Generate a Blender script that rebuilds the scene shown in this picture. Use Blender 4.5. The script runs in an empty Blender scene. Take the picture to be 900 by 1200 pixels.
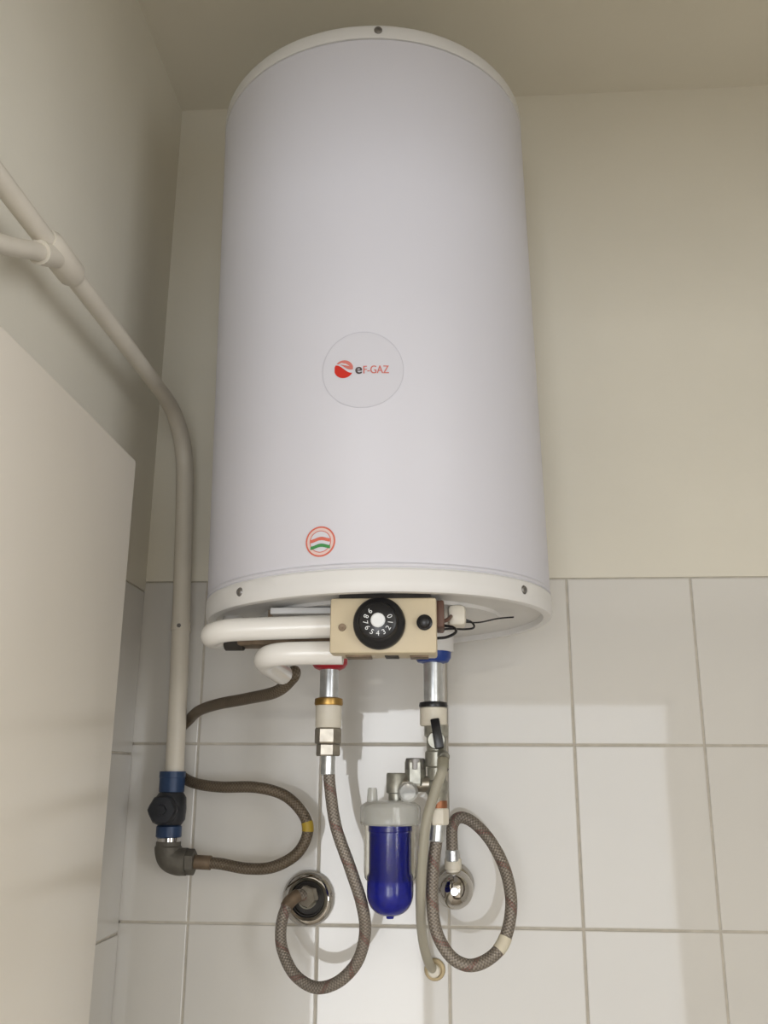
import bpy, bmesh, math, random
from mathutils import Matrix, Vector
random.seed(7)
PI = math.pi
C = bpy.context.scene.collection
scene = bpy.context.scene

# ------------------------------------------------------------------ camera
cam_d = bpy.data.cameras.new('camera')
cam = bpy.data.objects.new('camera', cam_d)
C.objects.link(cam)
cam_d.sensor_fit = 'VERTICAL'
cam_d.sensor_height = 24.0
cam_d.lens = 24.0 * 1083.8 / 1200.0
cam_d.clip_start = 0.01
yaw, pitch, roll = 0.0698, 0.2779, 0.0056
fwd = Vector((-math.sin(yaw) * math.cos(pitch), math.cos(yaw) * math.cos(pitch), math.sin(pitch)))
rgt = Vector((math.cos(yaw), math.sin(yaw), 0))
upv = rgt.cross(fwd)
r2 = rgt * math.cos(roll) + upv * math.sin(roll)
u2 = -rgt * math.sin(roll) + upv * math.cos(roll)
m = Matrix((r2, u2, -fwd)).transposed().to_4x4()
m.translation = (0.003, -1.1346, 1.5639)
cam.matrix_world = m
scene.camera = cam

# ------------------------------------------------------------------ world, daylight, exposure
w = bpy.data.worlds.new('world')
scene.world = w
w.use_nodes = True
w.node_tree.nodes['Background'].inputs[0].default_value = (0.75, 0.85, 1.0, 1)
w.node_tree.nodes['Background'].inputs[1].default_value = 1.0


def area(name, x0, x1, z0, z1, y, radiance, col, side=False):
    d = bpy.data.lights.new(name, 'AREA')
    d.shape = 'RECTANGLE'
    d.size = x1 - x0
    d.size_y = z1 - z0
    d.energy = radiance * PI * (x1 - x0) * (z1 - z0)
    d.color = col
    o = bpy.data.objects.new(name, d)
    C.objects.link(o)
    o.location = ((x0 + x1) / 2, y, (z0 + z1) / 2)
    o.rotation_euler = (PI / 2, 0, 0)
    if side:                               # window in the right-hand wall: x0..x1 run along Y, y is the wall's X
        o.location = (y, (x0 + x1) / 2, (z0 + z1) / 2)
        o.rotation_euler = (PI / 2, 0, PI / 2)
    return o


# daylight of the big window in the room behind the doorway (clear leaf, curtained leaf)
area('daylight_clear_leaf', -1.10, -0.17, 0.12, 1.99, -4.97, 7.0, (0.98, 0.985, 1.0))
area('daylight_curtained_leaf', -0.11, 1.38, 0.12, 1.99, -4.97, 2.5, (0.98, 0.985, 1.0))
area('daylight_side_window', -3.40, -1.60, 0.80, 2.10, 2.16, 6.0, (0.98, 0.985, 1.0), side=True)

scene.view_settings.view_transform = 'Standard'
scene.view_settings.look = 'None'
scene.view_settings.exposure = 0.13
scene.view_settings.gamma = 1.0
scene.view_settings.use_curve_mapping = False


# ------------------------------------------------------------------ materials
def mat(name, col, rough=0.5, metal=0.0, coat=0.0, noise=0.0, nscale=30.0, bump=0.0, bscale=200.0,
        trans=0.0, ior=1.45, spec=0.5, alpha=1.0):
    mt = bpy.data.materials.new(name)
    mt.use_nodes = True
    nt = mt.node_tree
    b = nt.nodes['Principled BSDF']
    b.inputs['Base Color'].default_value = (*col, 1)
    b.inputs['Roughness'].default_value = rough
    b.inputs['Metallic'].default_value = metal
    b.inputs['IOR'].default_value = ior
    b.inputs['Coat Weight'].default_value = coat
    b.inputs['Coat Roughness'].default_value = 0.08
    b.inputs['Transmission Weight'].default_value = trans
    b.inputs['Specular IOR Level'].default_value = spec
    b.inputs['Alpha'].default_value = alpha
    tc = nt.nodes.new('ShaderNodeTexCoord')
    if noise > 0:
        n = nt.nodes.new('ShaderNodeTexNoise')
        n.inputs['Scale'].default_value = nscale
        n.inputs['Detail'].default_value = 4
        nt.links.new(tc.outputs['Object'], n.inputs['Vector'])
        rp = nt.nodes.new('ShaderNodeValToRGB')
        rp.color_ramp.elements[0].position = 0.3
        rp.color_ramp.elements[1].position = 0.7
        rp.color_ramp.elements[0].color = (*[c * (1 - noise) for c in col], 1)
        rp.color_ramp.elements[1].color = (*[min(1, c * (1 + noise)) for c in col], 1)
        nt.links.new(n.outputs['Fac'], rp.inputs['Fac'])
        nt.links.new(rp.outputs['Color'], b.inputs['Base Color'])
    if bump > 0:
        n2 = nt.nodes.new('ShaderNodeTexNoise')
        n2.inputs['Scale'].default_value = bscale
        n2.inputs['Detail'].default_value = 3
        nt.links.new(tc.outputs['Object'], n2.inputs['Vector'])
        bp = nt.nodes.new('ShaderNodeBump')
        bp.inputs['Strength'].default_value = bump
        bp.inputs['Distance'].default_value = 0.002
        nt.links.new(n2.outputs['Fac'], bp.inputs['Height'])
        nt.links.new(bp.outputs['Normal'], b.inputs['Normal'])
    return mt


def braid(name, dark, light, fleck, amount):
    """woven hose sheath: two crossing helices in the UVs, coloured threads among them"""
    mt = mat(name, light, 0.45, 0.35)
    nt = mt.node_tree
    b = nt.nodes['Principled BSDF']
    tc = nt.nodes.new('ShaderNodeTexCoord')
    sp = nt.nodes.new('ShaderNodeSeparateXYZ')
    nt.links.new(tc.outputs['UV'], sp.inputs[0])

    def mth(op, a, bb=None):
        n = nt.nodes.new('ShaderNodeMath')
        n.operation = op
        for i, v in enumerate((a, bb)):
            if v is None:
                continue
            if isinstance(v, (int, float)):
                n.inputs[i].default_value = v
            else:
                nt.links.new(v, n.inputs[i])
        return n.outputs[0]
    u = mth('MULTIPLY', sp.outputs[0], 2 * PI * 280)
    v = mth('MULTIPLY', sp.outputs[1], 2 * PI * 8)
    a = mth('SINE', mth('ADD', u, v))
    c = mth('SINE', mth('SUBTRACT', u, v))
    h = mth('ADD', mth('MULTIPLY', mth('ADD', a, c), 0.25), 0.5)
    rp = nt.nodes.new('ShaderNodeValToRGB')
    rp.color_ramp.elements[0].color = (*dark, 1)
    rp.color_ramp.elements[1].color = (*light, 1)
    rp.color_ramp.elements[0].position = 0.2
    rp.color_ramp.elements[1].position = 0.85
    nt.links.new(h, rp.inputs['Fac'])
    # coloured tracer threads that wind slowly round the hose, broken by the weave
    t = mth('SINE', mth('ADD', mth('MULTIPLY', sp.outputs[0], 2 * PI * 26), mth('MULTIPLY', sp.outputs[1], 2 * PI)))
    t2 = mth('MULTIPLY', mth('GREATER_THAN', t, 0.86), mth('GREATER_THAN', h, 0.5))
    mx = nt.nodes.new('ShaderNodeMixRGB')
    nt.links.new(mth('MULTIPLY', t2, amount), mx.inputs[0])
    nt.links.new(rp.outputs['Color'], mx.inputs[1])
    mx.inputs[2].default_value = (*fleck, 1)
    nt.links.new(mx.outputs[0], b.inputs['Base Color'])
    bp = nt.nodes.new('ShaderNodeBump')
    bp.inputs['Strength'].default_value = 0.5
    bp.inputs['Distance'].default_value = 0.001
    nt.links.new(h, bp.inputs['Height'])
    nt.links.new(bp.outputs['Normal'], b.inputs['Normal'])
    return mt


M = {}
M['plaster'] = mat('cream_paint', (0.82, 0.782, 0.675), 0.75, noise=0.02, nscale=6, bump=0.12, bscale=90)
M['white_plaster'] = mat('white_paint', (0.82, 0.80, 0.76), 0.7, noise=0.02, nscale=5, bump=0.08)
M['tile'] = mat('glazed_tile', (0.70, 0.68, 0.64), 0.035, noise=0.015, nscale=8, spec=0.55, bump=0.006, bscale=10)
M['grout'] = mat('grout', (0.55, 0.51, 0.44), 0.85, noise=0.12, nscale=60, bump=0.3)
M['floor'] = mat('floor_tile', (0.48, 0.42, 0.35), 0.35, noise=0.1, nscale=5)
M['door'] = mat('door_paint', (0.88, 0.82, 0.72), 0.22, noise=0.015, nscale=4, bump=0.03, bscale=20)
M['enamel'] = mat('white_enamel', (0.67, 0.665, 0.72), 0.45, noise=0.01, nscale=4)
M['cap'] = mat('cap_plastic', (0.76, 0.75, 0.735), 0.4, noise=0.015, nscale=10)
M['plate'] = mat('plate_plastic', (0.70, 0.69, 0.67), 0.5, noise=0.05, nscale=14)
M['badge'] = mat('badge_foil', (0.69, 0.685, 0.74), 0.45)
M['badge_rim'] = mat('badge_rim_grey', (0.61, 0.605, 0.665), 0.4)
M['red_print'] = mat('red_print', (0.62, 0.03, 0.018), 0.4)
M['pale_red'] = mat('pale_red_print', (0.66, 0.20, 0.17), 0.4)
M['sticker_red'] = mat('sticker_red', (0.68, 0.16, 0.11), 0.45)
M['sticker_pink'] = mat('sticker_pink', (0.78, 0.60, 0.57), 0.45)
M['green_print'] = mat('green_print', (0.06, 0.28, 0.08), 0.45)
M['dark_print'] = mat('dark_print', (0.09, 0.07, 0.07), 0.45)
M['beige'] = mat('beige_metal', (0.60, 0.51, 0.355), 0.42, noise=0.04, nscale=40)
M['black'] = mat('black_plastic', (0.012, 0.012, 0.014), 0.28, noise=0.1, nscale=40)
M['white_mark'] = mat('white_print', (0.80, 0.82, 0.83), 0.4)
M['grey_mark'] = mat('grey_print', (0.42, 0.45, 0.47), 0.4)
M['dark'] = mat('dark_metal', (0.05, 0.045, 0.04), 0.6, 0.3, noise=0.3, nscale=60)
M['rust'] = mat('rusty_steel', (0.19, 0.14, 0.095), 0.55, 0.5, noise=0.35, nscale=80)
M['screw'] = mat('screw_steel', (0.22, 0.21, 0.20), 0.4, 0.7)
M['white_tube'] = mat('white_tube_enamel', (0.80, 0.78, 0.74), 0.25, coat=0.2)
M['pipe_paint'] = mat('pipe_paint', (0.72, 0.67, 0.575), 0.4, noise=0.04, nscale=25, bump=0.05)
M['red_plastic'] = mat('red_plastic', (0.42, 0.012, 0.025), 0.35)
M['blue_plastic'] = mat('blue_plastic', (0.015, 0.05, 0.26), 0.35)
M['galv'] = mat('galvanised_steel', (0.62, 0.64, 0.65), 0.3, 0.85, noise=0.15, nscale=90)
M['chrome'] = mat('chrome', (0.56, 0.545, 0.53), 0.06, 1.0)
M['nickel'] = mat('nickel_brass', (0.36, 0.33, 0.28), 0.33, 0.85, noise=0.2, nscale=90)
M['dull_nickel'] = mat('dull_nickel', (0.38, 0.375, 0.33), 0.4, 0.75, noise=0.25, nscale=120)
M['brass'] = mat('brass', (0.42, 0.26, 0.08), 0.35, 0.9, noise=0.15, nscale=90)
M['copper'] = mat('copper_ring', (0.33, 0.14, 0.07), 0.4, 0.7, noise=0.2, nscale=90)
M['cream_plastic'] = mat('cream_plastic', (0.76, 0.71, 0.60), 0.4, noise=0.03, nscale=40)
M['braid'] = braid('steel_braid', (0.175, 0.15, 0.125), (0.34, 0.30, 0.255), (0.20, 0.07, 0.06), 0.7)
M['gas_braid'] = braid('brown_braid', (0.105, 0.08, 0.055), (0.195, 0.155, 0.11), (0.12, 0.10, 0.06), 0.5)
M['yellow'] = mat('yellow_tape', (0.42, 0.29, 0.03), 0.5)
M['tag'] = mat('cream_tag', (0.72, 0.66, 0.52), 0.55)
M['valve_blue'] = mat('valve_blue_paint', (0.022, 0.048, 0.115), 0.4, 0.1, noise=0.2, nscale=60)
M['valve_black'] = mat('valve_dark', (0.022, 0.024, 0.03), 0.4, noise=0.25, nscale=60)
M['grey_iron'] = mat('grey_iron', (0.135, 0.125, 0.105), 0.6, 0.4, noise=0.2, nscale=70, bump=0.2)
M['bowl_blue'] = mat('blue_filter_fill', (0.006, 0.011, 0.235), 0.22, coat=0.15, noise=0.15, nscale=150)
M['clear'] = mat('clear_plastic', (0.96, 0.95, 0.90), 0.03, trans=1.0, ior=1.12)
M['frosted'] = mat('frosted_plastic', (0.88, 0.89, 0.86), 0.10, trans=0.72, ior=1.3, noise=0.05, nscale=60)
M['drain'] = mat('milky_hose', (0.60, 0.57, 0.47), 0.3, trans=0.45, ior=1.25)
M['plug'] = mat('aged_plug', (0.56, 0.45, 0.27), 0.5, noise=0.15, nscale=80)
M['brown_wire'] = mat('brown_wire', (0.13, 0.065, 0.045), 0.5)
M['glass'] = mat('window_glass', (0.95, 0.97, 0.97), 0.02, trans=1.0)
M['wood'] = mat('white_wood', (0.78, 0.76, 0.72), 0.35)


# ------------------------------------------------------------------ mesh helpers (world coordinates)
def obj(name, bm, material, parent=None, smooth=True, root=None):
    """links bm (world coordinates) as one mesh object under parent; root carries the transform"""
    me = bpy.data.meshes.new(name)
    base = root or parent
    while base is not None and base.parent is not None:
        base = base.parent
    if base is not None:
        bm.transform(base_matrix(base).inverted())
    bmesh.ops.recalc_face_normals(bm, faces=bm.faces)
    bm.to_mesh(me)
    bm.free()
    mats = material if isinstance(material, (list, tuple)) else [material]
    for mm in mats:
        me.materials.append(M[mm])
    if smooth:
        for p in me.polygons:
            p.use_smooth = True
        try:
            me.set_sharp_from_angle(angle=math.radians(38))
        except Exception:
            pass
    o = bpy.data.objects.new(name, me)
    C.objects.link(o)
    if parent is not None:
        o.parent = parent
    return o


def base_matrix(o):
    return Matrix.Translation(o.location) @ o.rotation_euler.to_matrix().to_4x4()


def tag(o, label=None, cat=None, group=None, kind=None):
    if label:
        o['label'] = label
    if cat:
        o['category'] = cat
    if group:
        o['group'] = group
    if kind:
        o['kind'] = kind
    return o


def thing(name, label, cat, loc, rot=(0, 0, 0), group=None):
    o = bpy.data.objects.new(name, None)
    o.empty_display_size = 0.05
    C.objects.link(o)
    o.location = loc
    o.rotation_euler = rot
    return tag(o, label, cat, group)


def box(x0, x1, y0, y1, z0, z1, bevel=0.0, bm=None, mi=0, segs=2):
    own = bmesh.new()
    bmesh.ops.create_cube(own, size=1.0)
    for v in own.verts:
        v.co = Vector(((x0 + x1) / 2 + v.co.x * (x1 - x0), (y0 + y1) / 2 + v.co.y * (y1 - y0),
                       (z0 + z1) / 2 + v.co.z * (z1 - z0)))
    if bevel > 0:
        bmesh.ops.bevel(own, geom=own.edges[:], offset=bevel, segments=segs, affect='EDGES', profile=0.5)
    for f in own.faces:
        f.material_index = mi
    if bm is None:
        return own
    return join(bm, own)


def join(bm, other):
    me = bpy.data.meshes.new('tmp')
    other.to_mesh(me)
    other.free()
    bm.from_mesh(me)
    bpy.data.meshes.remove(me)
    return bm


def frame(origin, axis):
    return Matrix.Translation(origin) @ Vector((0, 0, 1)).rotation_difference(Vector(axis).normalized()).to_matrix().to_4x4()


def lathe(profile, origin=(0, 0, 0), axis=(0, 0, 1), n=32, bm=None, mat4=None, lobes=0, lobe=0.0):
    """profile: (r, h) pairs along the axis; r == 0 closes on the axis"""
    own = bmesh.new()
    rings = []
    for r, h in profile:
        if r <= 1e-7:
            rings.append([own.verts.new((0, 0, h))])
        else:
            ring = []
            for i in range(n):
                a = 2 * PI * i / n
                rr = r * (1 + (lobe * math.cos(lobes * a) if lobes else 0))
                ring.append(own.verts.new((rr * math.cos(a), rr * math.sin(a), h)))
            rings.append(ring)
    for a, b in zip(rings, rings[1:]):
        if len(a) == 1 and len(b) == 1:
            continue
        for i in range(n):
            j = (i + 1) % n
            if len(a) == 1:
                own.faces.new((a[0], b[i], b[j]))
            elif len(b) == 1:
                own.faces.new((a[i], b[0], a[j]))
            else:
                own.faces.new((a[i], b[i], b[j], a[j]))
    own.transform(mat4 if mat4 is not None else frame(Vector(origin), axis))
    if bm is None:
        return own
    return join(bm, own)


def cyl(r, h, origin, axis=(0, 0, 1), n=24, bev=0.0008, bm=None):
    return lathe([(0, 0), (r - bev, 0), (r, bev), (r, h - bev), (r - bev, h), (0, h)], origin, axis, n, bm)


def hexnut(r, h, origin, axis=(0, 0, 1), bm=None):
    return lathe([(0, 0), (r * 0.93, 0), (r, h * 0.1), (r, h * 0.9), (r * 0.93, h), (0, h)], origin, axis, 6, bm)


def spline(pts, per=12):
    P = [Vector(p) for p in pts]
    P = [P[0] * 2 - P[1]] + P + [P[-1] * 2 - P[-2]]
    out = []
    for i in range(1, len(P) - 2):
        p0, p1, p2, p3 = P[i - 1:i + 3]
        for k in range(per):
            t = k / per
            out.append(0.5 * ((2 * p1) + (p2 - p0) * t + (2 * p0 - 5 * p1 + 4 * p2 - p3) * t * t
                              + (3 * p1 - p0 - 3 * p2 + p3) * t ** 3))
    out.append(P[-2])
    return out


def tube(path, r, n=14, bm=None, caps=True):
    own = bmesh.new()
    uv = own.loops.layers.uv.new('UVMap')
    T = []
    for i in range(len(path)):
        a = path[max(0, i - 1)]
        b = path[min(len(path) - 1, i + 1)]
        T.append((b - a).normalized())
    ref = Vector((0, 0, 1)) if abs(T[0].z) < 0.9 else Vector((1, 0, 0))
    N = (ref - T[0] * ref.dot(T[0])).normalized()
    rings, L, acc = [], [], 0.0
    for i, p in enumerate(path):
        if i:
            acc += (p - path[i - 1]).length
            N = (N - T[i] * N.dot(T[i])).normalized()
        B = T[i].cross(N)
        rr = r[i] if isinstance(r, (list, tuple)) else r
        rings.append([own.verts.new(p + N * math.cos(2 * PI * k / n) * rr + B * math.sin(2 * PI * k / n) * rr) for k in range(n)])
        L.append(acc)
    for i in range(len(rings) - 1):
        for k in range(n):
            j = (k + 1) % n
            f = own.faces.new((rings[i][k], rings[i + 1][k], rings[i + 1][j], rings[i][j]))
            for lp, (uu, vv) in zip(f.loops, ((L[i], k / n), (L[i + 1], k / n), (L[i + 1], (k + 1) / n), (L[i], (k + 1) / n))):
                lp[uv].uv = (uu, vv)
    if caps:
        own.faces.new(rings[0])
        own.faces.new(rings[-1][::-1])
    if bm is None:
        return own
    return join(bm, own)


def sub(path, f0, f1):
    """piece of a sampled path between two fractions"""
    n = len(path) - 1
    return path[int(f0 * n):max(int(f0 * n) + 2, int(f1 * n) + 1)]


# ------------------------------------------------------------------ the setting
XL, XR, CEIL = -0.3805, 0.90, 2.512      # niche: left and right wall, ceiling height
YF = -1.05                               # partition with the doorway (the viewpoint stands in it)
RX0, RX1, RY = -2.0, 2.2, -5.0           # lit room beyond the doorway


def struct(o):
    o['kind'] = 'structure'
    return o


def tile_mesh(wd, ht, th=0.006):
    bm = box(-wd / 2, wd / 2, 0, th, -ht / 2, ht / 2)
    ed = [e for e in bm.edges if all(v.co.y < 1e-6 for v in e.verts)]
    bmesh.ops.bevel(bm, geom=ed, offset=0.0012, segments=2, affect='EDGES', profile=0.6)
    me = bpy.data.meshes.new('tile')
    bmesh.ops.recalc_face_normals(bm, faces=bm.faces)
    bm.to_mesh(me)
    bm.free()
    me.materials.append(M['tile'])
    return me


TILES = {}


def tile_wall(wall, a0, a1, line0, ztop, place, rotz):
    """lays single tiles on a wall: joints along the wall at line0 + k * 0.15, rows of 0.20 below ztop"""
    g = 0.0026
    k = math.ceil((a0 - line0) / 0.15 - 1e-6)
    joints = [a0] + [line0 + 0.15 * i for i in range(k, k + 60) if a0 + 0.004 < line0 + 0.15 * i < a1 - 0.004] + [a1]
    row = 0
    z1 = ztop
    while z1 > 0.03:
        z0 = max(0.0, z1 - 0.20)
        for s, e in zip(joints, joints[1:]):
            wd, ht = e - s - g, z1 - z0 - g
            if wd < 0.01 or ht < 0.01:
                continue
            key = (round(wd, 4), round(ht, 4))
            if key not in TILES:
                TILES[key] = tile_mesh(*key)
            o = bpy.data.objects.new('tile', TILES[key])
            C.objects.link(o)
            o.parent = wall
            o.location = place((s + e) / 2, (z0 + z1) / 2)
            o.rotation_euler = (random.gauss(0, 0.0016), 0, rotz + random.gauss(0, 0.0016))
        z1 = z0
        row += 1


def wall_slab(name, upper, lower):
    bm = box(*upper, mi=0)
    if lower:
        box(*lower, bm=bm, mi=1)
    o = obj(name, bm, ['plaster', 'grout'], smooth=False)
    return struct(o)


# back wall: painted plaster above z = 1.80, tiles below on a recessed grout bed
wb = wall_slab('wall_back', (XL, XR, -0.0005, 0.12, 1.8005, CEIL), (XL, XR, 0.0016, 0.12, 0, 1.8005))
tile_wall(wb, XL - 0.003, XR + 0.003, 0.0, 1.80, lambda a, z: (a, 0.0, z), 0.0)
ZT = 1.788
wl = wall_slab('wall_left', (XL - 0.12, XL + 0.0005, YF, 0.12, ZT, CEIL), (XL - 0.12, XL - 0.0016, YF, 0.12, 0, ZT))
tile_wall(wl, YF, 0.0008, -0.149, ZT, lambda a, z: (XL, a, z), PI / 2)
wr = wall_slab('wall_right', (XR - 0.0005, XR + 0.12, YF, 0.12, 1.8005, CEIL), (XR + 0.0016, XR + 0.12, YF, 0.12, 0, 1.8005))
tile_wall(wr, YF, 0.0008, -0.075, 1.80, lambda a, z: (XR, a, z), -PI / 2)

# partition with the doorway: x from -0.345 to 0.88, head at 2.12
DX0, DX1, DH = -0.345, 0.88, 2.12
bm = box(RX0, DX0, YF - 0.10, YF, 0, CEIL)
box(DX1, RX1, YF - 0.10, YF, 0, CEIL, bm=bm)
box(DX0, DX1, YF - 0.10, YF, DH, CEIL, bm=bm)
struct(obj('wall_front', bm, 'plaster', smooth=False))
bm = box(DX1 - 0.02, DX1, YF - 0.11, YF + 0.01, 0, DH - 0.02)
box(DX0, DX0 + 0.02, YF - 0.11, YF - 0.02, 0, DH - 0.02, bm=bm)
box(DX0, DX1, YF - 0.11, YF + 0.01, DH - 0.02, DH, bm=bm)
struct(obj('trim_1', bm, 'wood', smooth=False))
struct(obj('floor', box(RX0 - .1, RX1 + .1, RY - .2, 0.12, -0.1, 0), 'floor', smooth=False))
struct(obj('ceiling', box(RX0 - .1, RX1 + .1, RY - .2, 0.12, CEIL, CEIL + 0.1), 'plaster', smooth=False))
# the room beyond
struct(obj('wall_room_left', box(RX0 - .1, RX0, RY, YF - 0.1, 0, CEIL), 'white_plaster', smooth=False))
bm = box(RX1, RX1 + .1, RY, -3.46, 0, CEIL)
box(RX1, RX1 + .1, -1.54, YF - 0.1, 0, CEIL, bm=bm)
box(RX1, RX1 + .1, -3.46, -1.54, 2.16, CEIL, bm=bm)
box(RX1, RX1 + .1, -3.46, -1.54, 0, 0.74, bm=bm)
struct(obj('wall_room_right', bm, 'white_plaster', smooth=False))
bm = box(RX0 - .1, -1.16, RY - 0.1, RY, 0, CEIL)
box(1.44, RX1 + .1, RY - 0.1, RY, 0, CEIL, bm=bm)
box(-1.16, 1.44, RY - 0.1, RY, 2.05, CEIL, bm=bm)
box(-1.16, 1.44, RY - 0.1, RY, 0, 0.06, bm=bm)
struct(obj('wall_room_far', bm, 'white_plaster', smooth=False))
bm = box(-1.16, -1.10, RY - .08, RY - 0.02, 0.06, 2.05)
box(1.38, 1.44, RY - .08, RY - 0.02, 0.06, 2.05, bm=bm)
box(-0.17, -0.11, RY - .08, RY - 0.02, 0.06, 2.05, bm=bm)
box(-1.16, 1.44, RY - .08, RY - 0.02, 1.99, 2.05, bm=bm)
box(-1.16, 1.44, RY - .08, RY - 0.02, 0.06, 0.12, bm=bm)
wn = struct(obj('window_1', bm, 'wood', smooth=False))
for x0, x1 in ((-1.10, -0.17), (-0.11, 1.38)):
    obj('pane', box(x0, x1, RY - 0.055, RY - 0.045, 0.12, 1.99), 'glass', wn, smooth=False)

bm = box(RX1 + .02, RX1 + .08, -3.46, -3.40, 0.74, 2.16)
box(RX1 + .02, RX1 + .08, -1.60, -1.54, 0.74, 2.16, bm=bm)
box(RX1 + .02, RX1 + .08, -3.46, -1.54, 2.10, 2.16, bm=bm)
box(RX1 + .02, RX1 + .08, -3.46, -1.54, 0.74, 0.80, bm=bm)
wn = struct(obj('window_2', bm, 'wood', smooth=False))
obj('pane', box(RX1 + .045, RX1 + .055, -3.40, -1.60, 0.80, 2.10), 'glass', wn, smooth=False)

# open door leaf, swung in along the left wall
bm = box(-0.335, -0.297, -1.045, -0.300, 0.012, 1.858, bevel=0.003)
dr = struct(obj('door_1', bm, 'door'))
for z in (0.25, 1.60):
    obj('hinge', cyl(0.007, 0.09, (-0.341, -1.045, z)), 'galv', dr)

# ------------------------------------------------------------------ water heater
TH = -0.0191
H0 = Vector((-0.0671, -0.19, 1.7135))
heater = thing('water_heater', 'tall white cylindrical water heater hung on the wall below the ceiling', 'water heater', H0, (0, TH, 0))
HM = base_matrix(heater)
R = 0.175
N = 96
body = obj('body', lathe([(R - 0.004, 0.016), (R - 0.0012, 0.0165), (R - 0.0012, 0.0215), (R + 0.0004, 0.0225), (R + 0.0004, 0.0245), (R - 0.001, 0.0262),
                          (R - 0.001, 0.0275), (R, 0.029), (R, 0.5705), (R - 0.0025, 0.5715)], n=N, mat4=HM), 'enamel', heater)
obj('top_cap', lathe([(R - 0.006, 0.566), (R - 0.0035, 0.5665), (R - 0.0035, 0.5722), (R + 0.0004, 0.5725), (R + 0.0004, 0.586), (R - 0.002, 0.590), (R - 0.010, 0.5955), (R - 0.04, 0.606),
                      (R - 0.10, 0.613), (0, 0.616)], n=N, mat4=HM), 'cap', heater)
obj('bottom_cap', lathe([(R - 0.004, 0.0225), (R - 0.0015, 0.0222), (R + 0.0008, 0.0195), (R + 0.0012, 0.010), (R + 0.0008, 0.004), (R - 0.0012, 0.0006),
                         (R - 0.004, 0), (R - 0.0085, 0.0004), (R - 0.0095, 0.003), (R - 0.010, 0.009)], n=N, mat4=HM), 'cap', heater)
plate = obj('bottom_plate', lathe([(R - 0.008, 0.010), (R - 0.009, 0.006), (R - 0.05, 0.004), (R - 0.052, 0.001), (0.085, -0.001), (0.083, 0.002), (0, 0.002)], n=N, mat4=HM), 'plate', heater)


def on_shell(ang, z, off=0.0):
    a = math.radians(ang)
    return HM @ Vector(((R + off) * math.sin(a), -(R + off) * math.cos(a), z)), (HM.to_3x3() @ Vector((math.sin(a), -math.cos(a), 0)))


for ang, z in ((-41.6, 0.0118), (52.9, 0.0118), (6.1, 0.5815)):
    p, nrm = on_shell(ang, z, -0.001)
    sc = obj('screw', lathe([(0, -0.004), (0.0042, -0.004), (0.0042, 0.0022), (0.0032, 0.0034), (0.0012, 0.0038), (0.0009, 0.0030), (0, 0.0030)], p, nrm, 16), 'screw', heater)


# ---- prints on the shell: flat outlines (arc, z) wrapped round the cylinder
def wrap(bm, off):
    for v in bm.verts:
        a = v.co.x / R
        rr = R + off + v.co.z
        v.co = HM @ Vector((rr * math.sin(a), -rr * math.cos(a), v.co.y))
    return bm


def disc(cx, cz, r, n=40, r_in=0.0, th=0.0002):
    own = bmesh.new()
    rad = [r_in] + [r_in + (r - r_in) * k / 6 for k in range(1, 7)] if r_in else [r * k / 6 for k in range(1, 7)]
    rings = [[own.verts.new((cx + q * math.cos(2 * PI * i / n), cz + q * math.sin(2 * PI * i / n), th)) for i in range(n)] for q in rad]
    for a, b in zip(rings, rings[1:]):
        for i in range(n):
            j = (i + 1) % n
            own.faces.new((a[i], b[i], b[j], a[j]))
    if not r_in:
        c = own.verts.new((cx, cz, th))
        for i in range(n):
            own.faces.new((c, rings[0][i], rings[0][(i + 1) % n]))
    lo = [own.verts.new((v.co.x, v.co.y, -0.0003)) for v in rings[-1]]
    for i in range(n):
        j = (i + 1) % n
        own.faces.new((rings[-1][i], lo[i], lo[j], rings[-1][j]))
    return own


def band(cx, cz, pts_top, pts_bot, th=0.0002):
    """ribbon between two polylines of equal length"""
    own = bmesh.new()
    t = [own.verts.new((cx + x, cz + y, th)) for x, y in pts_top]
    b = [own.verts.new((cx + x, cz + y, th)) for x, y in pts_bot]
    for i in range(len(t) - 1):
        own.faces.new((t[i], b[i], b[i + 1], t[i + 1]))
    return own


def crescent(cx, cz, r, lo, hi, n=20, th=0.0002):
    """part of a disc between the curves y = lo(x) and y = hi(x)"""
    top, bot = [], []
    for i in range(n + 1):
        x = -r + 2 * r * i / n
        e = math.sqrt(max(0, r * r - x * x))
        h, l = min(hi(x), e), max(lo(x), -e)
        if h > l:
            top.append((x, h))
            bot.append((x, l))
    return band(cx, cz, top, bot, th)


def text(s, size, cx, cz, th=0.0002, bold=0.0, sx=1.0, align='LEFT'):
    cu = bpy.data.curves.new('lettering', 'FONT')
    cu.body = s
    cu.size = size
    cu.offset = bold
    cu.align_x = align
    ob = bpy.data.objects.new('lettering', cu)
    C.objects.link(ob)
    bpy.context.view_layer.update()
    me = ob.evaluated_get(bpy.context.evaluated_depsgraph_get()).to_mesh()
    bm = bmesh.new()
    bm.from_mesh(me)
    bpy.data.objects.remove(ob)
    bpy.data.curves.remove(cu)
    for v in bm.verts:
        v.co = Vector((cx + v.co.x * sx, cz + v.co.y, th))
    return bm


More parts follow.
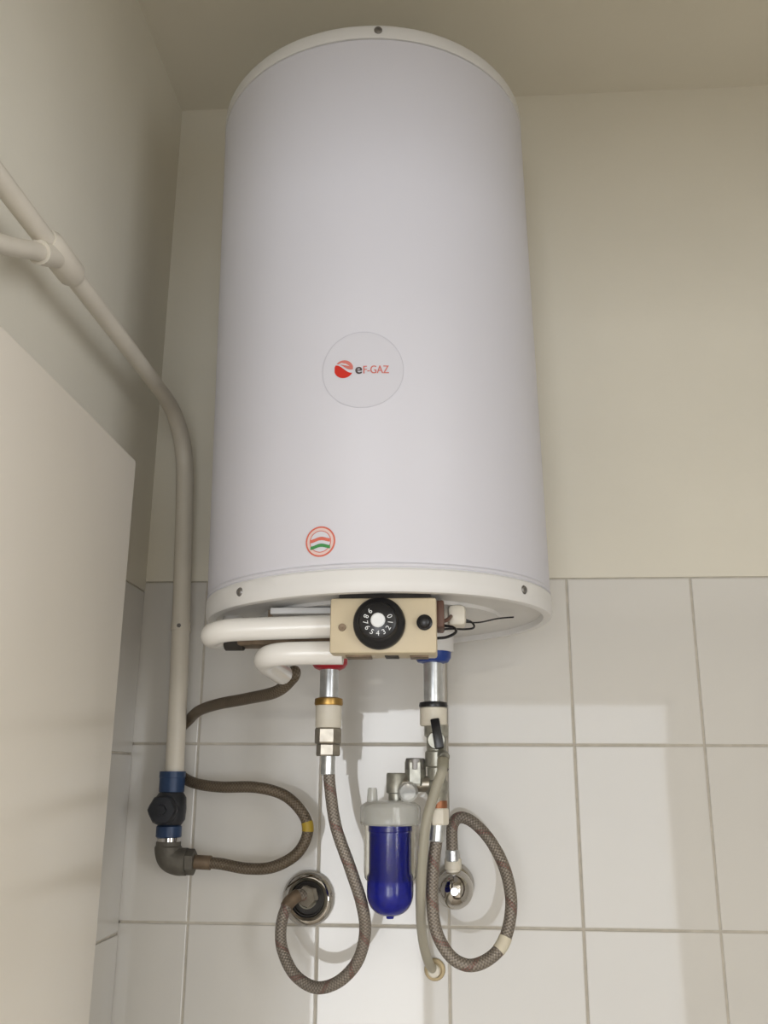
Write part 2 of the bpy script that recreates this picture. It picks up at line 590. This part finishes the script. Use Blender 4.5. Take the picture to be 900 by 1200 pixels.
bz = 0.2055
badge = obj('brand_badge', wrap(disc(0.0, bz, 0.0375, 64), 0.0002), 'badge', heater)
obj('rim', wrap(disc(0.0, bz, 0.0375, 64, 0.0369), 0.0004), 'badge_rim', badge)
rb = 0.0088
bx_, bzz = -0.0172, 0.2066
wave = lambda x: 0.0016 - 0.0042 * math.sin(x / rb * 1.9)
obj('logo_ball', wrap(crescent(bx_, bzz, rb, lambda x: -1, lambda x: wave(x) - 0.0014, 64), 0.0006), 'red_print', badge)
obj('logo_swoosh', wrap(crescent(bx_, bzz, rb, lambda x: wave(x) + 0.0008 + 0.0012 * (x / rb) , lambda x: 1, 64), 0.0006), 'pale_red', badge)
obj('logo_highlight', wrap(band(bx_, bzz, [(-0.005, 0.0052), (-0.002, 0.0062), (0.002, 0.0052), (0.005, 0.003)], [(-0.005, 0.0046), (-0.002, 0.0046), (0.002, 0.0036), (0.005, 0.0026)]), 0.0008), 'badge', badge)
obj('lettering', wrap(join(text('e', 0.0140, -0.0072, 0.2014), join(text('e', 0.0140, -0.0069, 0.2011, 0.00023), text('e', 0.0140, -0.0066, 0.2014, 0.00026))), 0.0006), 'dark_print', badge, smooth=False)
obj('lettering', wrap(join(text('F-GAZ', 0.0110, 0.0000, 0.2012, sx=0.76), text('F-GAZ', 0.0110, 0.0003, 0.2012, 0.00023, sx=0.76)), 0.0006), 'pale_red', badge, smooth=False)

sx_, sz_ = -0.0386, 0.0464
st = obj('round_sticker', wrap(disc(sx_, sz_, 0.0136, 48), 0.0002), 'sticker_pink', heater)
obj('sticker_ring', wrap(disc(sx_, sz_, 0.0136, 48, 0.0122), 0.0005), 'sticker_red', st)
obj('sticker_ring', wrap(disc(sx_, sz_, 0.0098, 48, 0.0092), 0.0005), 'sticker_red', st)
obj('sticker_field', wrap(disc(sx_, sz_, 0.0091, 40), 0.0004), 'badge', st)
wv = lambda dz, h: ([(-0.009 + 0.0018 * i, dz + h / 2 + 0.0010 * math.sin(i * 0.6 - 1.6)) for i in range(11)],
                    [(-0.009 + 0.0018 * i, dz - h / 2 + 0.0010 * math.sin(i * 0.6 - 1.6)) for i in range(11)])
obj('red_stripe', wrap(band(sx_, sz_, *wv(0.0016, 0.0030)), 0.0007), 'sticker_red', st)
obj('green_stripe', wrap(band(sx_, sz_, *wv(-0.0044, 0.0030)), 0.0007), 'green_print', st)

# ---- control box under the front edge
KY = -0.345
bm = box(-0.0985, -0.0065, KY, -0.306, 1.6645, 1.7125, bevel=0.0022)
cb = obj('control_box', bm, 'beige', heater)
tag(cb, 'beige control box with black dial')
obj('mounting_bracket', box(-0.092, -0.012, -0.335, -0.262, 1.7115, 1.7185), 'dark', heater)
kc = Vector((-0.0555, KY, 1.6895))
kn = obj('knob', lathe([(0, 0), (0.0222, 0), (0.0226, 0.003), (0.0222, 0.007), (0.0205, 0.0095), (0.0178, 0.0105), (0.0168, 0.012), (0.0158, 0.0175), (0.0145, 0.0185), (0, 0.0188)],
                       kc, (0, -1, 0), 48), 'black', cb)
tag(kn, 'black dial with white numerals')
obj('knob_centre', cyl(0.0062, 0.0016, kc + Vector((0, -0.0184, 0.0004)), (0, -1, 0)), 'white_mark', cb)
bm = bmesh.new()
for i, a in enumerate((-20, 8, 35, 62, 90, 118, 146, 172, 200, 230)):
    q = text(str(i % 10), 0.0062, 0, 0, align='CENTER')
    ar = math.radians(-a)
    mx = Matrix.Translation(kc + Vector((math.cos(ar) * 0.0105, -0.01905, math.sin(ar) * 0.0105))) @ Matrix.Rotation(-(ar + PI / 2), 4, 'Y') @ Matrix.Rotation(PI / 2, 4, 'X') @ Matrix.Translation((0, -0.0022, 0))
    q.transform(mx)
    join(bm, q)
obj('dial_numerals', bm, 'white_mark', cb, smooth=False)
obj('igniter_button', lathe([(0, 0), (0.0068, 0), (0.0068, 0.002), (0.0052, 0.0028), (0.0048, 0.0075), (0.0036, 0.0085), (0, 0.0087)], (-0.0168, KY, 1.6905), (0, -1, 0), 24), 'black', cb)
obj('box_screw', lathe([(0, 0), (0.0034, 0), (0.0032, 0.0014), (0.001, 0.0016), (0, 0.001)], (-0.0878, KY, 1.6868), (0, -1, 0), 16), 'rust', cb)
obj('box_foot', box(-0.086, -0.064, -0.332, -0.312, 1.6630, 1.6650, 0.0006), 'rust', cb)
obj('box_foot', box(-0.052, -0.040, -0.330, -0.312, 1.6634, 1.6650, 0.0006), 'dark', cb)
obj('box_foot', box(-0.030, -0.014, -0.330, -0.312, 1.6630, 1.6650, 0.0006), 'rust', cb)

# ---- burner gear behind the box: valve block, white tubes to the left
obj('burner_bar', box(-0.192, -0.095, -0.290, -0.262, 1.6795, 1.6935, 0.002), 'rust', heater)
obj('burner_end', cyl(0.0105, 0.018, (-0.206, -0.276, 1.6865), (1, 0, 0), 20), 'dark', heater)
obj('burner_stay', box(-0.165, -0.155, -0.283, -0.268, 1.690, 1.7135), 'rust', heater)
obj('shelf_strip', box(-0.160, -0.100, -0.300, -0.255, 1.7065, 1.7125, 0.001), 'plate', heater)
t1 = spline([(-0.090, -0.316, 1.6925), (-0.130, -0.316, 1.6915), (-0.180, -0.316, 1.690), (-0.198, -0.315, 1.6888), (-0.2095, -0.308, 1.6872), (-0.214, -0.296, 1.6868),
             (-0.214, -0.280, 1.688), (-0.214, -0.255, 1.694), (-0.212, -0.235, 1.704), (-0.210, -0.228, 1.716)], 8)
obj('gas_tube', tube(t1, 0.0104, 18), 'white_tube', heater)
t2 = spline([(-0.090, -0.316, 1.6685), (-0.115, -0.316, 1.6685), (-0.140, -0.316, 1.668), (-0.153, -0.313, 1.667), (-0.1615, -0.303, 1.6655), (-0.1645, -0.285, 1.664),
             (-0.1640, -0.250, 1.6625), (-0.1625, -0.212, 1.6610)], 8)
obj('gas_tube', tube(t2, 0.0104, 18), 'white_tube', heater)
# ignition leads and the cream connector right of the box
obj('igniter_clip', box(-0.008, 0.000, -0.322, -0.285, 1.690, 1.7145, 0.002), 'brown_wire', heater)
obj('wire_connector', box(0.003, 0.020, -0.290, -0.262, 1.6965, 1.7165, 0.005), 'cream_plastic', heater)
for k, pts in enumerate(([(-0.008, -0.30, 1.690), (0.004, -0.30, 1.692), (0.018, -0.29, 1.693), (0.027, -0.28, 1.696), (0.025, -0.275, 1.702), (0.014, -0.275, 1.706)],
                         [(-0.008, -0.31, 1.682), (0.002, -0.31, 1.683), (0.010, -0.305, 1.688), (0.008, -0.295, 1.694), (-0.004, -0.29, 1.697)],
                         [(0.012, -0.272, 1.704), (0.022, -0.268, 1.703), (0.034, -0.255, 1.705), (0.052, -0.23, 1.7125), (0.068, -0.22, 1.7155)],
                         [(-0.008, -0.305, 1.697), (0.002, -0.305, 1.699), (0.006, -0.29, 1.705)])):
    obj('wire', tube(spline(pts, 6), (0.0010, 0.0013, 0.0008, 0.0018)[k], 8), ('black', 'black', 'black', 'brown_wire')[k], heater)

# ---- water connections
HX, HY = -0.1262, -0.125
CX = -0.0135
hp = lathe([(0, 1.6745), (0.012, 1.6745), (0.0165, 1.6765), (0.0195, 1.681), (0.0198, 1.690), (0, 1.690)], (HX, HY, 0), n=32)
obj('flange', cyl(0.0180, 0.0265, (HX, HY, 1.6895)), 'cap', heater)
o = obj('collar', hp, 'red_plastic', heater)
tag(o, 'red collar of the hot outlet')
obj('pipe_nipple', cyl(0.0102, 0.056, (HX, HY, 1.6400)), 'galv', heater)
o = obj('collar', lathe([(0, 1.6815), (0.012, 1.6815), (0.0165, 1.6825), (0.0195, 1.687), (0.0198, 1.6935), (0, 1.6935)], (CX, HY, 0), n=32), 'blue_plastic', heater)
obj('flange', cyl(0.0205, 0.0225, (CX + 0.002, HY, 1.6932)), 'cap', heater)
tag(o, 'blue collar of the cold inlet')
obj('pipe_nipple', cyl(0.0102, 0.062, (CX, HY, 1.6350)), 'galv', heater)
# rail that holds the heater to the wall
obj('wall_bracket', box(-0.20, 0.05, -0.026, -0.0006, 2.16, 2.20, 0.002), 'galv', heater)
obj('wall_bracket', box(-0.17, 0.03, -0.026, -0.0006, 1.83, 1.86, 0.002), 'galv', heater)

# ------------------------------------------------------------------ hot side
un = thing('pipe_union', 'cream plastic pipe union with brass ring under the red collar', 'pipe union', (HX, HY, 1.587))
obj('brass_ring', lathe([(0.0095, 1.6365), (0.0150, 1.6365), (0.0155, 1.6385), (0.0150, 1.6435), (0.0105, 1.6450)], (HX, HY, 0), n=28), 'brass', un)
obj('sleeve', lathe([(0.008, 1.6130), (0.0130, 1.6130), (0.0140, 1.6145), (0.0140, 1.6360), (0.013, 1.6368), (0.009, 1.6368)], (HX, HY, 0), n=28), 'cream_plastic', un)
obj('nut', hexnut(0.0143, 0.0165, (HX, HY, 1.5965)), 'nickel', un, smooth=False)

GRPW = 'braided water hoses'
hp_ = spline([(-0.1258, -0.125, 1.589), (-0.1245, -0.125, 1.570), (-0.1225, -0.126, 1.550), (-0.115, -0.130, 1.512), (-0.099, -0.130, 1.471), (-0.088, -0.122, 1.437), (-0.0855, -0.112, 1.409),
              (-0.094, -0.102, 1.381), (-0.114, -0.092, 1.360), (-0.139, -0.082, 1.352), (-0.163, -0.072, 1.362), (-0.1785, -0.062, 1.384), (-0.182, -0.055, 1.406), (-0.1775, -0.047, 1.426), (-0.1675, -0.038, 1.4355), (-0.159, -0.030, 1.434)], 12)
hh = thing('water_hose', 'grey steel-braided hose looping from the hot union to the open wall rosette', 'hose', (-0.139, -0.082, 1.344))
obj('braid', tube(hp_, 0.0062), 'braid', hh)
obj('nut', hexnut(0.0128, 0.0125, (-0.1258, -0.125, 1.5838)), 'nickel', hh, smooth=False)
obj('ferrule', cyl(0.0076, 0.020, (-0.1256, -0.125, 1.5645)), 'galv', hh)
obj('ferrule', tube(hp_[-26:-12], 0.0072), 'rust', hh)
obj('nut', hexnut(0.0115, 0.012, hp_[-1] + Vector((0, -0.006, 0)), (0.25, 1, -0.05)), 'nickel', hh, smooth=False)

EX, EZ = -0.1605, 1.4285
es = thing('wall_rosette', 'round chrome wall rosette with an open cup and stub pipe inside', 'rosette', (EX, 0, EZ))
obj('ring', lathe([(0.0205, 0.0005), (0.0290, 0.0005), (0.0302, 0.003), (0.0296, 0.007), (0.0265, 0.0110), (0.0228, 0.0120), (0.0200, 0.0105), (0.0188, 0.0070), (0.0182, 0.0020)],
                  (EX, 0, EZ), (0, -1, 0), 48), 'chrome', es)
obj('cup', lathe([(0, 0.0008), (0.0180, 0.0008), (0.0188, 0.003), (0.0188, 0.008), (0.0178, 0.008), (0.0172, 0.0018), (0, 0.0016)], (EX, 0, EZ), (0, -1, 0), 32), 'dark', es)
obj('stub_pipe', lathe([(0.0, 0.001), (0.0105, 0.001), (0.0105, 0.020), (0.0088, 0.0215), (0.0078, 0.019), (0, 0.019)], (EX + 0.001, 0, EZ + 0.001), (0, -1, 0), 24), 'dull_nickel', es)

# ------------------------------------------------------------------ cold side
sv = thing('safety_valve', 'metal safety valve with black lever and cream sleeve under the blue collar', 'valve', (CX, HY, 1.525))
obj('seal_ring', lathe([(0.0095, 1.6345), (0.0150, 1.6345), (0.0154, 1.6365), (0.0148, 1.6395), (0.0105, 1.6405)], (CX, HY, 0), n=28), 'black', sv)
obj('sleeve', lathe([(0.008, 1.6150), (0.0132, 1.6150), (0.0144, 1.6165), (0.0144, 1.6335), (0.0135, 1.6345), (0.009, 1.6345)], (CX, HY, 0), n=28), 'cream_plastic', sv)
obj('valve_body', lathe([(0, 1.536), (0.0095, 1.536), (0.0100, 1.545), (0.0115, 1.547), (0.0115, 1.558), (0.0098, 1.560), (0.0098, 1.572), (0.0122, 1.574), (0.0122, 1.588), (0.0105, 1.590), (0.0105, 1.603),
                         (0.0128, 1.605), (0.0128, 1.6155), (0, 1.6155)], (CX + 0.003, HY, 0), n=28), 'dull_nickel', sv)
obj('spring_housing', lathe([(0, 0), (0.0095, 0), (0.0095, 0.016), (0.0085, 0.0175), (0, 0.0175)], (CX + 0.003, HY, 1.600), (0, -1, 0), 24), 'dull_nickel', sv)
bm = box(-0.0048, 0.0048, -0.003, 0.003, -0.0155, 0.0155, 0.0014)
bm.transform(Matrix.Translation((CX + 0.0040, HY - 0.0205, 1.6065)) @ Matrix.Rotation(-0.16, 4, 'Y') @ Matrix.Rotation(-0.12, 4, 'X'))
obj('lever', bm, 'black', sv)
obj('drain_spout', cyl(0.0058, 0.020, (CX + 0.0055, HY, 1.590), (0.35, -1, -0.45)), 'dull_nickel', sv)
obj('copper_ring', lathe([(0.006, 1.5320), (0.0094, 1.5320), (0.0098, 1.5345), (0.0094, 1.5395), (0.006, 1.5395)], (CX + 0.004, HY, 0), n=24), 'copper', sv)

# filter
FX, FY = -0.0592, -0.125
fl = thing('water_filter', 'small clear water filter filled with deep blue crystals', 'water filter', (FX, FY, 1.426))
obj('head', lathe([(0, 1.5395), (0.018, 1.5395), (0.0255, 1.5375), (0.0300, 1.5345), (0.0312, 1.532), (0.0312, 1.5165), (0.0300, 1.5150), (0.0275, 1.5150), (0.0270, 1.518), (0, 1.518)],
                  (FX, FY, 0), n=40, lobes=20, lobe=0.012), 'frosted', fl)
obj('bleed_cap', lathe([(0, 1.552), (0.0042, 1.552), (0.0050, 1.550), (0.0056, 1.541), (0.0056, 1.537), (0, 1.537)], (FX - 0.0185, FY - 0.006, 0), n=20), 'frosted', fl)
obj('housing', lathe([(0.0258, 1.517), (0.0272, 1.517), (0.0272, 1.470), (0.0262, 1.464), (0.0250, 1.462), (0.0244, 1.4635), (0.0258, 1.471), (0.0258, 1.517)], (FX, FY, 0), n=36), 'clear', fl)
prof = [(0, 1.5165), (0.0228, 1.5165), (0.0228, 1.5090), (0.0219, 1.5080), (0.0219, 1.4690), (0.0236, 1.4660), (0.0238, 1.4500)]
for k in range(1, 9):
    a = k / 9 * PI / 2
    prof.append((0.0238 * math.cos(a) ** 0.8, 1.4500 - 0.0225 * math.sin(a)))
prof += [(0.0042, 1.4275), (0.0036, 1.4252), (0, 1.4250)]
obj('bowl', lathe(prof, (FX, FY, 0), n=36), 'bowl_blue', fl)
obj('inlet_elbow', lathe([(0, 1.537), (0.0085, 1.537), (0.0085, 1.546), (0.0108, 1.547), (0.0108, 1.565), (0.0098, 1.567), (0, 1.567)], (FX + 0.0065, FY, 0), n=24), 'dull_nickel', fl)
obj('connector', lathe([(0, 0), (0.0088, 0), (0.0088, 0.010), (0.0100, 0.011), (0.0100, 0.020), (0.0082, 0.021), (0.0082, 0.038), (0, 0.038)], (FX + 0.0065, FY, 1.5560), (1, 0, 0), 24), 'nickel', fl)
obj('relief_nut', hexnut(0.0110, 0.026, (FX + 0.0262, FY - 0.002, 1.5540)), 'dull_nickel', fl, smooth=False)
obj('relief_cap', cyl(0.0100, 0.012, (FX + 0.0262, FY - 0.002, 1.5700)), 'screw', fl)
obj('outlet_knuckle', lathe([(0, 0), (0.0080, 0), (0.0105, 0.003), (0.0105, 0.011), (0.0080, 0.015), (0, 0.015)], (FX + 0.0190, FY - 0.018, 1.5480), (0, 1, 0), 20), 'frosted', fl)

# cold hose
cp_ = spline([(-0.0098, -0.125, 1.518), (-0.0115, -0.125, 1.500), (-0.0145, -0.125, 1.480), (-0.0165, -0.122, 1.446), (-0.0128, -0.120, 1.414), (0.001, -0.120, 1.391), (0.020, -0.120, 1.3825), (0.041, -0.113, 1.3885),
              (0.0565, -0.107, 1.405), (0.0645, -0.100, 1.437), (0.060, -0.090, 1.469), (0.046, -0.080, 1.497), (0.028, -0.070, 1.5155), (0.0135, -0.064, 1.5205), (0.0055, -0.060, 1.512), (0.0045, -0.058, 1.494), (0.0055, -0.056, 1.474)], 12)
ch = thing('water_hose', 'grey steel-braided hose with a cream tag looping to the chrome ball valve', 'hose', (0.020, -0.120, 1.375))
obj('braid', tube(cp_, 0.0063), 'braid', ch)
obj('nut', hexnut(0.0112, 0.0165, (-0.0098, -0.125, 1.5155)), 'cream_plastic', ch, smooth=False)
obj('ferrule', cyl(0.0078, 0.018, (-0.0115, -0.125, 1.499), (0.09, 0, 1)), 'galv', ch)
obj('ferrule', cyl(0.0074, 0.012, (0.0050, -0.057, 1.4745), (-0.03, 0, 1)), 'galv', ch)
obj('tag', tube(cp_[90:98], 0.0068), 'tag', ch)

SX, SZ = 0.0065, 1.4455
bv = thing('stop_valve', 'polished chrome ball-shaped stop valve fixed to the wall', 'valve', (SX, 0, SZ))
obj('rosette', lathe([(0, 0.0004), (0.0225, 0.0004), (0.0232, 0.002), (0.0225, 0.006), (0.0190, 0.011), (0.0140, 0.014), (0.0100, 0.0145), (0, 0.0145)], (SX, 0, SZ), (0, -1, 0), 40), 'chrome', bv)
prof = [(0, 0.0125), (0.0090, 0.0125), (0.0095, 0.030)]
for k in range(2, 16):
    a = k / 16 * PI
    prof.append((0.0205 * math.sin(a), 0.052 - 0.0205 * math.cos(a)))
prof += [(0.0045, 0.0722), (0.0040, 0.0732), (0, 0.0735)]
obj('ball_handle', lathe(prof, (SX, 0, SZ), (0, -1, 0), 40), 'chrome', bv)
obj('outlet', lathe([(0, 0), (0.0075, 0), (0.0075, 0.012), (0.0092, 0.0125), (0.0092, 0.0225), (0.0085, 0.0235), (0, 0.0235)], (SX - 0.0012, -0.054, 1.4540), (0, 0, 1), 20), 'cream_plastic', bv)

# drain hose and its wall plug
dp = spline([(-0.0035, -0.144, 1.580), (-0.0045, -0.152, 1.570), (-0.011, -0.153, 1.552), (-0.021, -0.153, 1.520), (-0.0255, -0.150, 1.485), (-0.0275, -0.140, 1.455), (-0.0285, -0.115, 1.432), (-0.0290, -0.085, 1.414), (-0.0275, -0.052, 1.390), (-0.0235, -0.028, 1.370), (-0.019, -0.006, 1.358)], 10)
dh = thing('drain_hose', 'thin milky plastic drain hose hanging from the safety valve to the wall', 'hose', (-0.019, -0.006, 1.35))
obj('sheath', tube(dp, 0.0052, 14), 'drain', dh)
obj('hose_end', tube(dp[:10], 0.0062, 14), 'clear', dh)
pl = thing('wall_plug', 'yellowed round plastic plug where the milky drain hose meets the tiles', 'plug', (-0.0165, 0, 1.3565))
obj('flange', lathe([(0, 0.0004), (0.0115, 0.0004), (0.0118, 0.002), (0.0108, 0.0045), (0.0080, 0.0055), (0.0074, 0.003), (0, 0.003)], (-0.0165, 0, 1.3565), (0, -1, 0), 28), 'plug', pl)
obj('insert', lathe([(0, 0.001), (0.0070, 0.001), (0.0070, 0.008), (0.0055, 0.0095), (0, 0.0095)], (-0.0175, 0, 1.3560), (0, -1, 0), 24), 'cream_plastic', pl)

# ------------------------------------------------------------------ gas pipe, valve and hose
PY = -0.036
gp = thing('gas_pipe', 'white painted gas pipe running along the left wall and down the corner', 'pipe', (-0.316, PY, 1.56))
path = spline([(-0.335, -1.04, 2.006), (-0.335, -0.80, 2.004), (-0.335, -0.56, 2.002), (-0.335, -0.36, 2.003), (-0.335, -0.17, 2.004), (-0.3345, -0.105, 2.002), (-0.333, -0.072, 1.992), (-0.3310, -0.050, 1.973),
               (-0.3292, -0.0395, 1.950), (-0.3275, PY, 1.920), (-0.3240, PY, 1.840), (-0.3205, PY, 1.740), (-0.3180, PY, 1.650), (-0.3165, PY, 1.566)], 10)
rad = [0.0088 if p.y < -0.14 else 0.0088 + 0.0020 * min(1, (p.y + 0.14) / 0.10) for p in path]
obj('run', tube(path, rad, 20), 'pipe_paint', gp)
tee = obj('tee', tube([Vector((-0.335, -0.462, 2.0024)), Vector((-0.335, -0.455, 2.0024)), Vector((-0.335, -0.405, 2.003)), Vector((-0.335, -0.398, 2.003))], [0.0100, 0.0128, 0.0128, 0.0100], 20), 'pipe_paint', gp)
obj('branch', tube(spline([(-0.335, -0.432, 2.003), (-0.335, -0.480, 1.980), (-0.335, -0.540, 1.9505), (-0.336, -0.640, 1.9150), (-0.336, -0.80, 1.905), (-0.336, -1.04, 1.905)], 8), 0.0078, 16), 'pipe_paint', gp)
obj('branch_socket', tube([Vector((-0.335, -0.436, 2.001)), Vector((-0.335, -0.470, 1.9848))], 0.0105, 18), 'pipe_paint', gp)
for y in (-0.70,):
    obj('clip', lathe([(0.0088, -0.006), (0.0104, -0.006), (0.0104, 0.006), (0.0088, 0.006), (0.0088, -0.006)], (-0.335, y, 2.0035), (0, 1, 0), 20), 'pipe_paint', gp)
    obj('clip_stem', box(XL + 0.0006, -0.3440, y - 0.004, y + 0.004, 1.9995, 2.0075), 'pipe_paint', gp)
obj('clip', lathe([(0.0108, -0.005), (0.0118, -0.005), (0.0118, 0.005), (0.0108, 0.005), (0.0108, -0.005)], (-0.3204, PY, 1.737), (0, 0, 1), 20), 'pipe_paint', gp)
obj('clip_stem', box(-0.3235, -0.3175, PY + 0.0112, -0.0001, 1.734, 1.740), 'pipe_paint', gp)
obj('clip_screw', lathe([(0, 0), (0.0026, 0), (0.0022, 0.0012), (0, 0.0014)], (-0.3195, PY - 0.0114, 1.7365), (0, -1, 0), 12), 'screw', gp)

gv = thing('gas_valve', 'dark blue gas valve with a grey iron elbow below the white pipe', 'valve', (-0.318, PY, 1.462))
VX = -0.3185
obj('valve_body', lathe([(0, 1.494), (0.0125, 1.494), (0.0145, 1.496), (0.0145, 1.507), (0.0112, 1.509), (0.0112, 1.543), (0.0145, 1.545), (0.0145, 1.560), (0.0150, 1.5605), (0.0150, 1.5675), (0, 1.5675)],
                        (VX, PY, 0), n=28), 'valve_blue', gv)
obj('hub', lathe([(0, -0.018), (0.0135, -0.018), (0.0175, -0.012), (0.0182, 0.0), (0.0175, 0.012), (0.0135, 0.018), (0, 0.018)], (VX, PY, 1.5265), (0, 0, 1), 28), 'valve_black', gv)
obj('handle', lathe([(0, 0), (0.0150, 0), (0.0160, 0.003), (0.0160, 0.010), (0.0140, 0.0125), (0.006, 0.0132), (0.0055, 0.0160), (0, 0.0164)], (VX - 0.002, PY - 0.016, 1.5255), (0, -1, 0), 20, lobes=6, lobe=0.05), 'valve_black', gv)
obj('collar', lathe([(0.010, 1.4885), (0.0128, 1.4885), (0.0132, 1.4955), (0.010, 1.4955)], (VX + 0.0005, PY, 0), n=24), 'chrome', gv)
el = spline([(-0.3180, PY, 1.4905), (-0.3178, PY, 1.482), (-0.3145, PY, 1.4735), (-0.306, PY, 1.4695), (-0.2955, PY, 1.4690)], 6)
obj('elbow', tube(el, [0.0140] * 4 + [0.0152] * (len(el) - 8) + [0.0150] * 4, 20), 'grey_iron', gv)
obj('elbow_nut', hexnut(0.0142, 0.0095, (-0.2960, PY, 1.4690), (1, 0, 0)), 'grey_iron', gv, smooth=False)

gh_ = spline([(-0.1620, -0.204, 1.6605), (-0.1555, -0.199, 1.6635), (-0.1530, -0.193, 1.6650), (-0.1570, -0.186, 1.6590), (-0.176, -0.168, 1.6475), (-0.214, -0.130, 1.6435), (-0.256, -0.090, 1.6405), (-0.287, -0.052, 1.6360), (-0.307, -0.018, 1.6285),
              (-0.3235, -0.0105, 1.612), (-0.3255, -0.0100, 1.590), (-0.3230, -0.0100, 1.571), (-0.3110, -0.0125, 1.5600), (-0.290, -0.027, 1.5535), (-0.259, -0.040, 1.5505), (-0.217, -0.050, 1.5505), (-0.184, -0.050, 1.5420), (-0.162, -0.050, 1.522),
              (-0.1565, -0.050, 1.502), (-0.168, -0.050, 1.480), (-0.195, -0.045, 1.4655), (-0.225, -0.040, 1.4630), (-0.258, -0.036, 1.4675), (-0.2860, -0.036, 1.4690)], 12)
gh = thing('gas_hose', 'brown braided gas hose with a yellow band looping beside the blue valve', 'hose', (-0.1565, -0.050, 1.455))
obj('braid', tube(gh_, 0.0063), 'gas_braid', gh)
k0 = 17 * 12 + 5
obj('yellow_band', tube(gh_[k0:k0 + 7], 0.0067), 'yellow', gh)
obj('ferrule', tube(gh_[-9:], 0.0078), 'rust', gh)
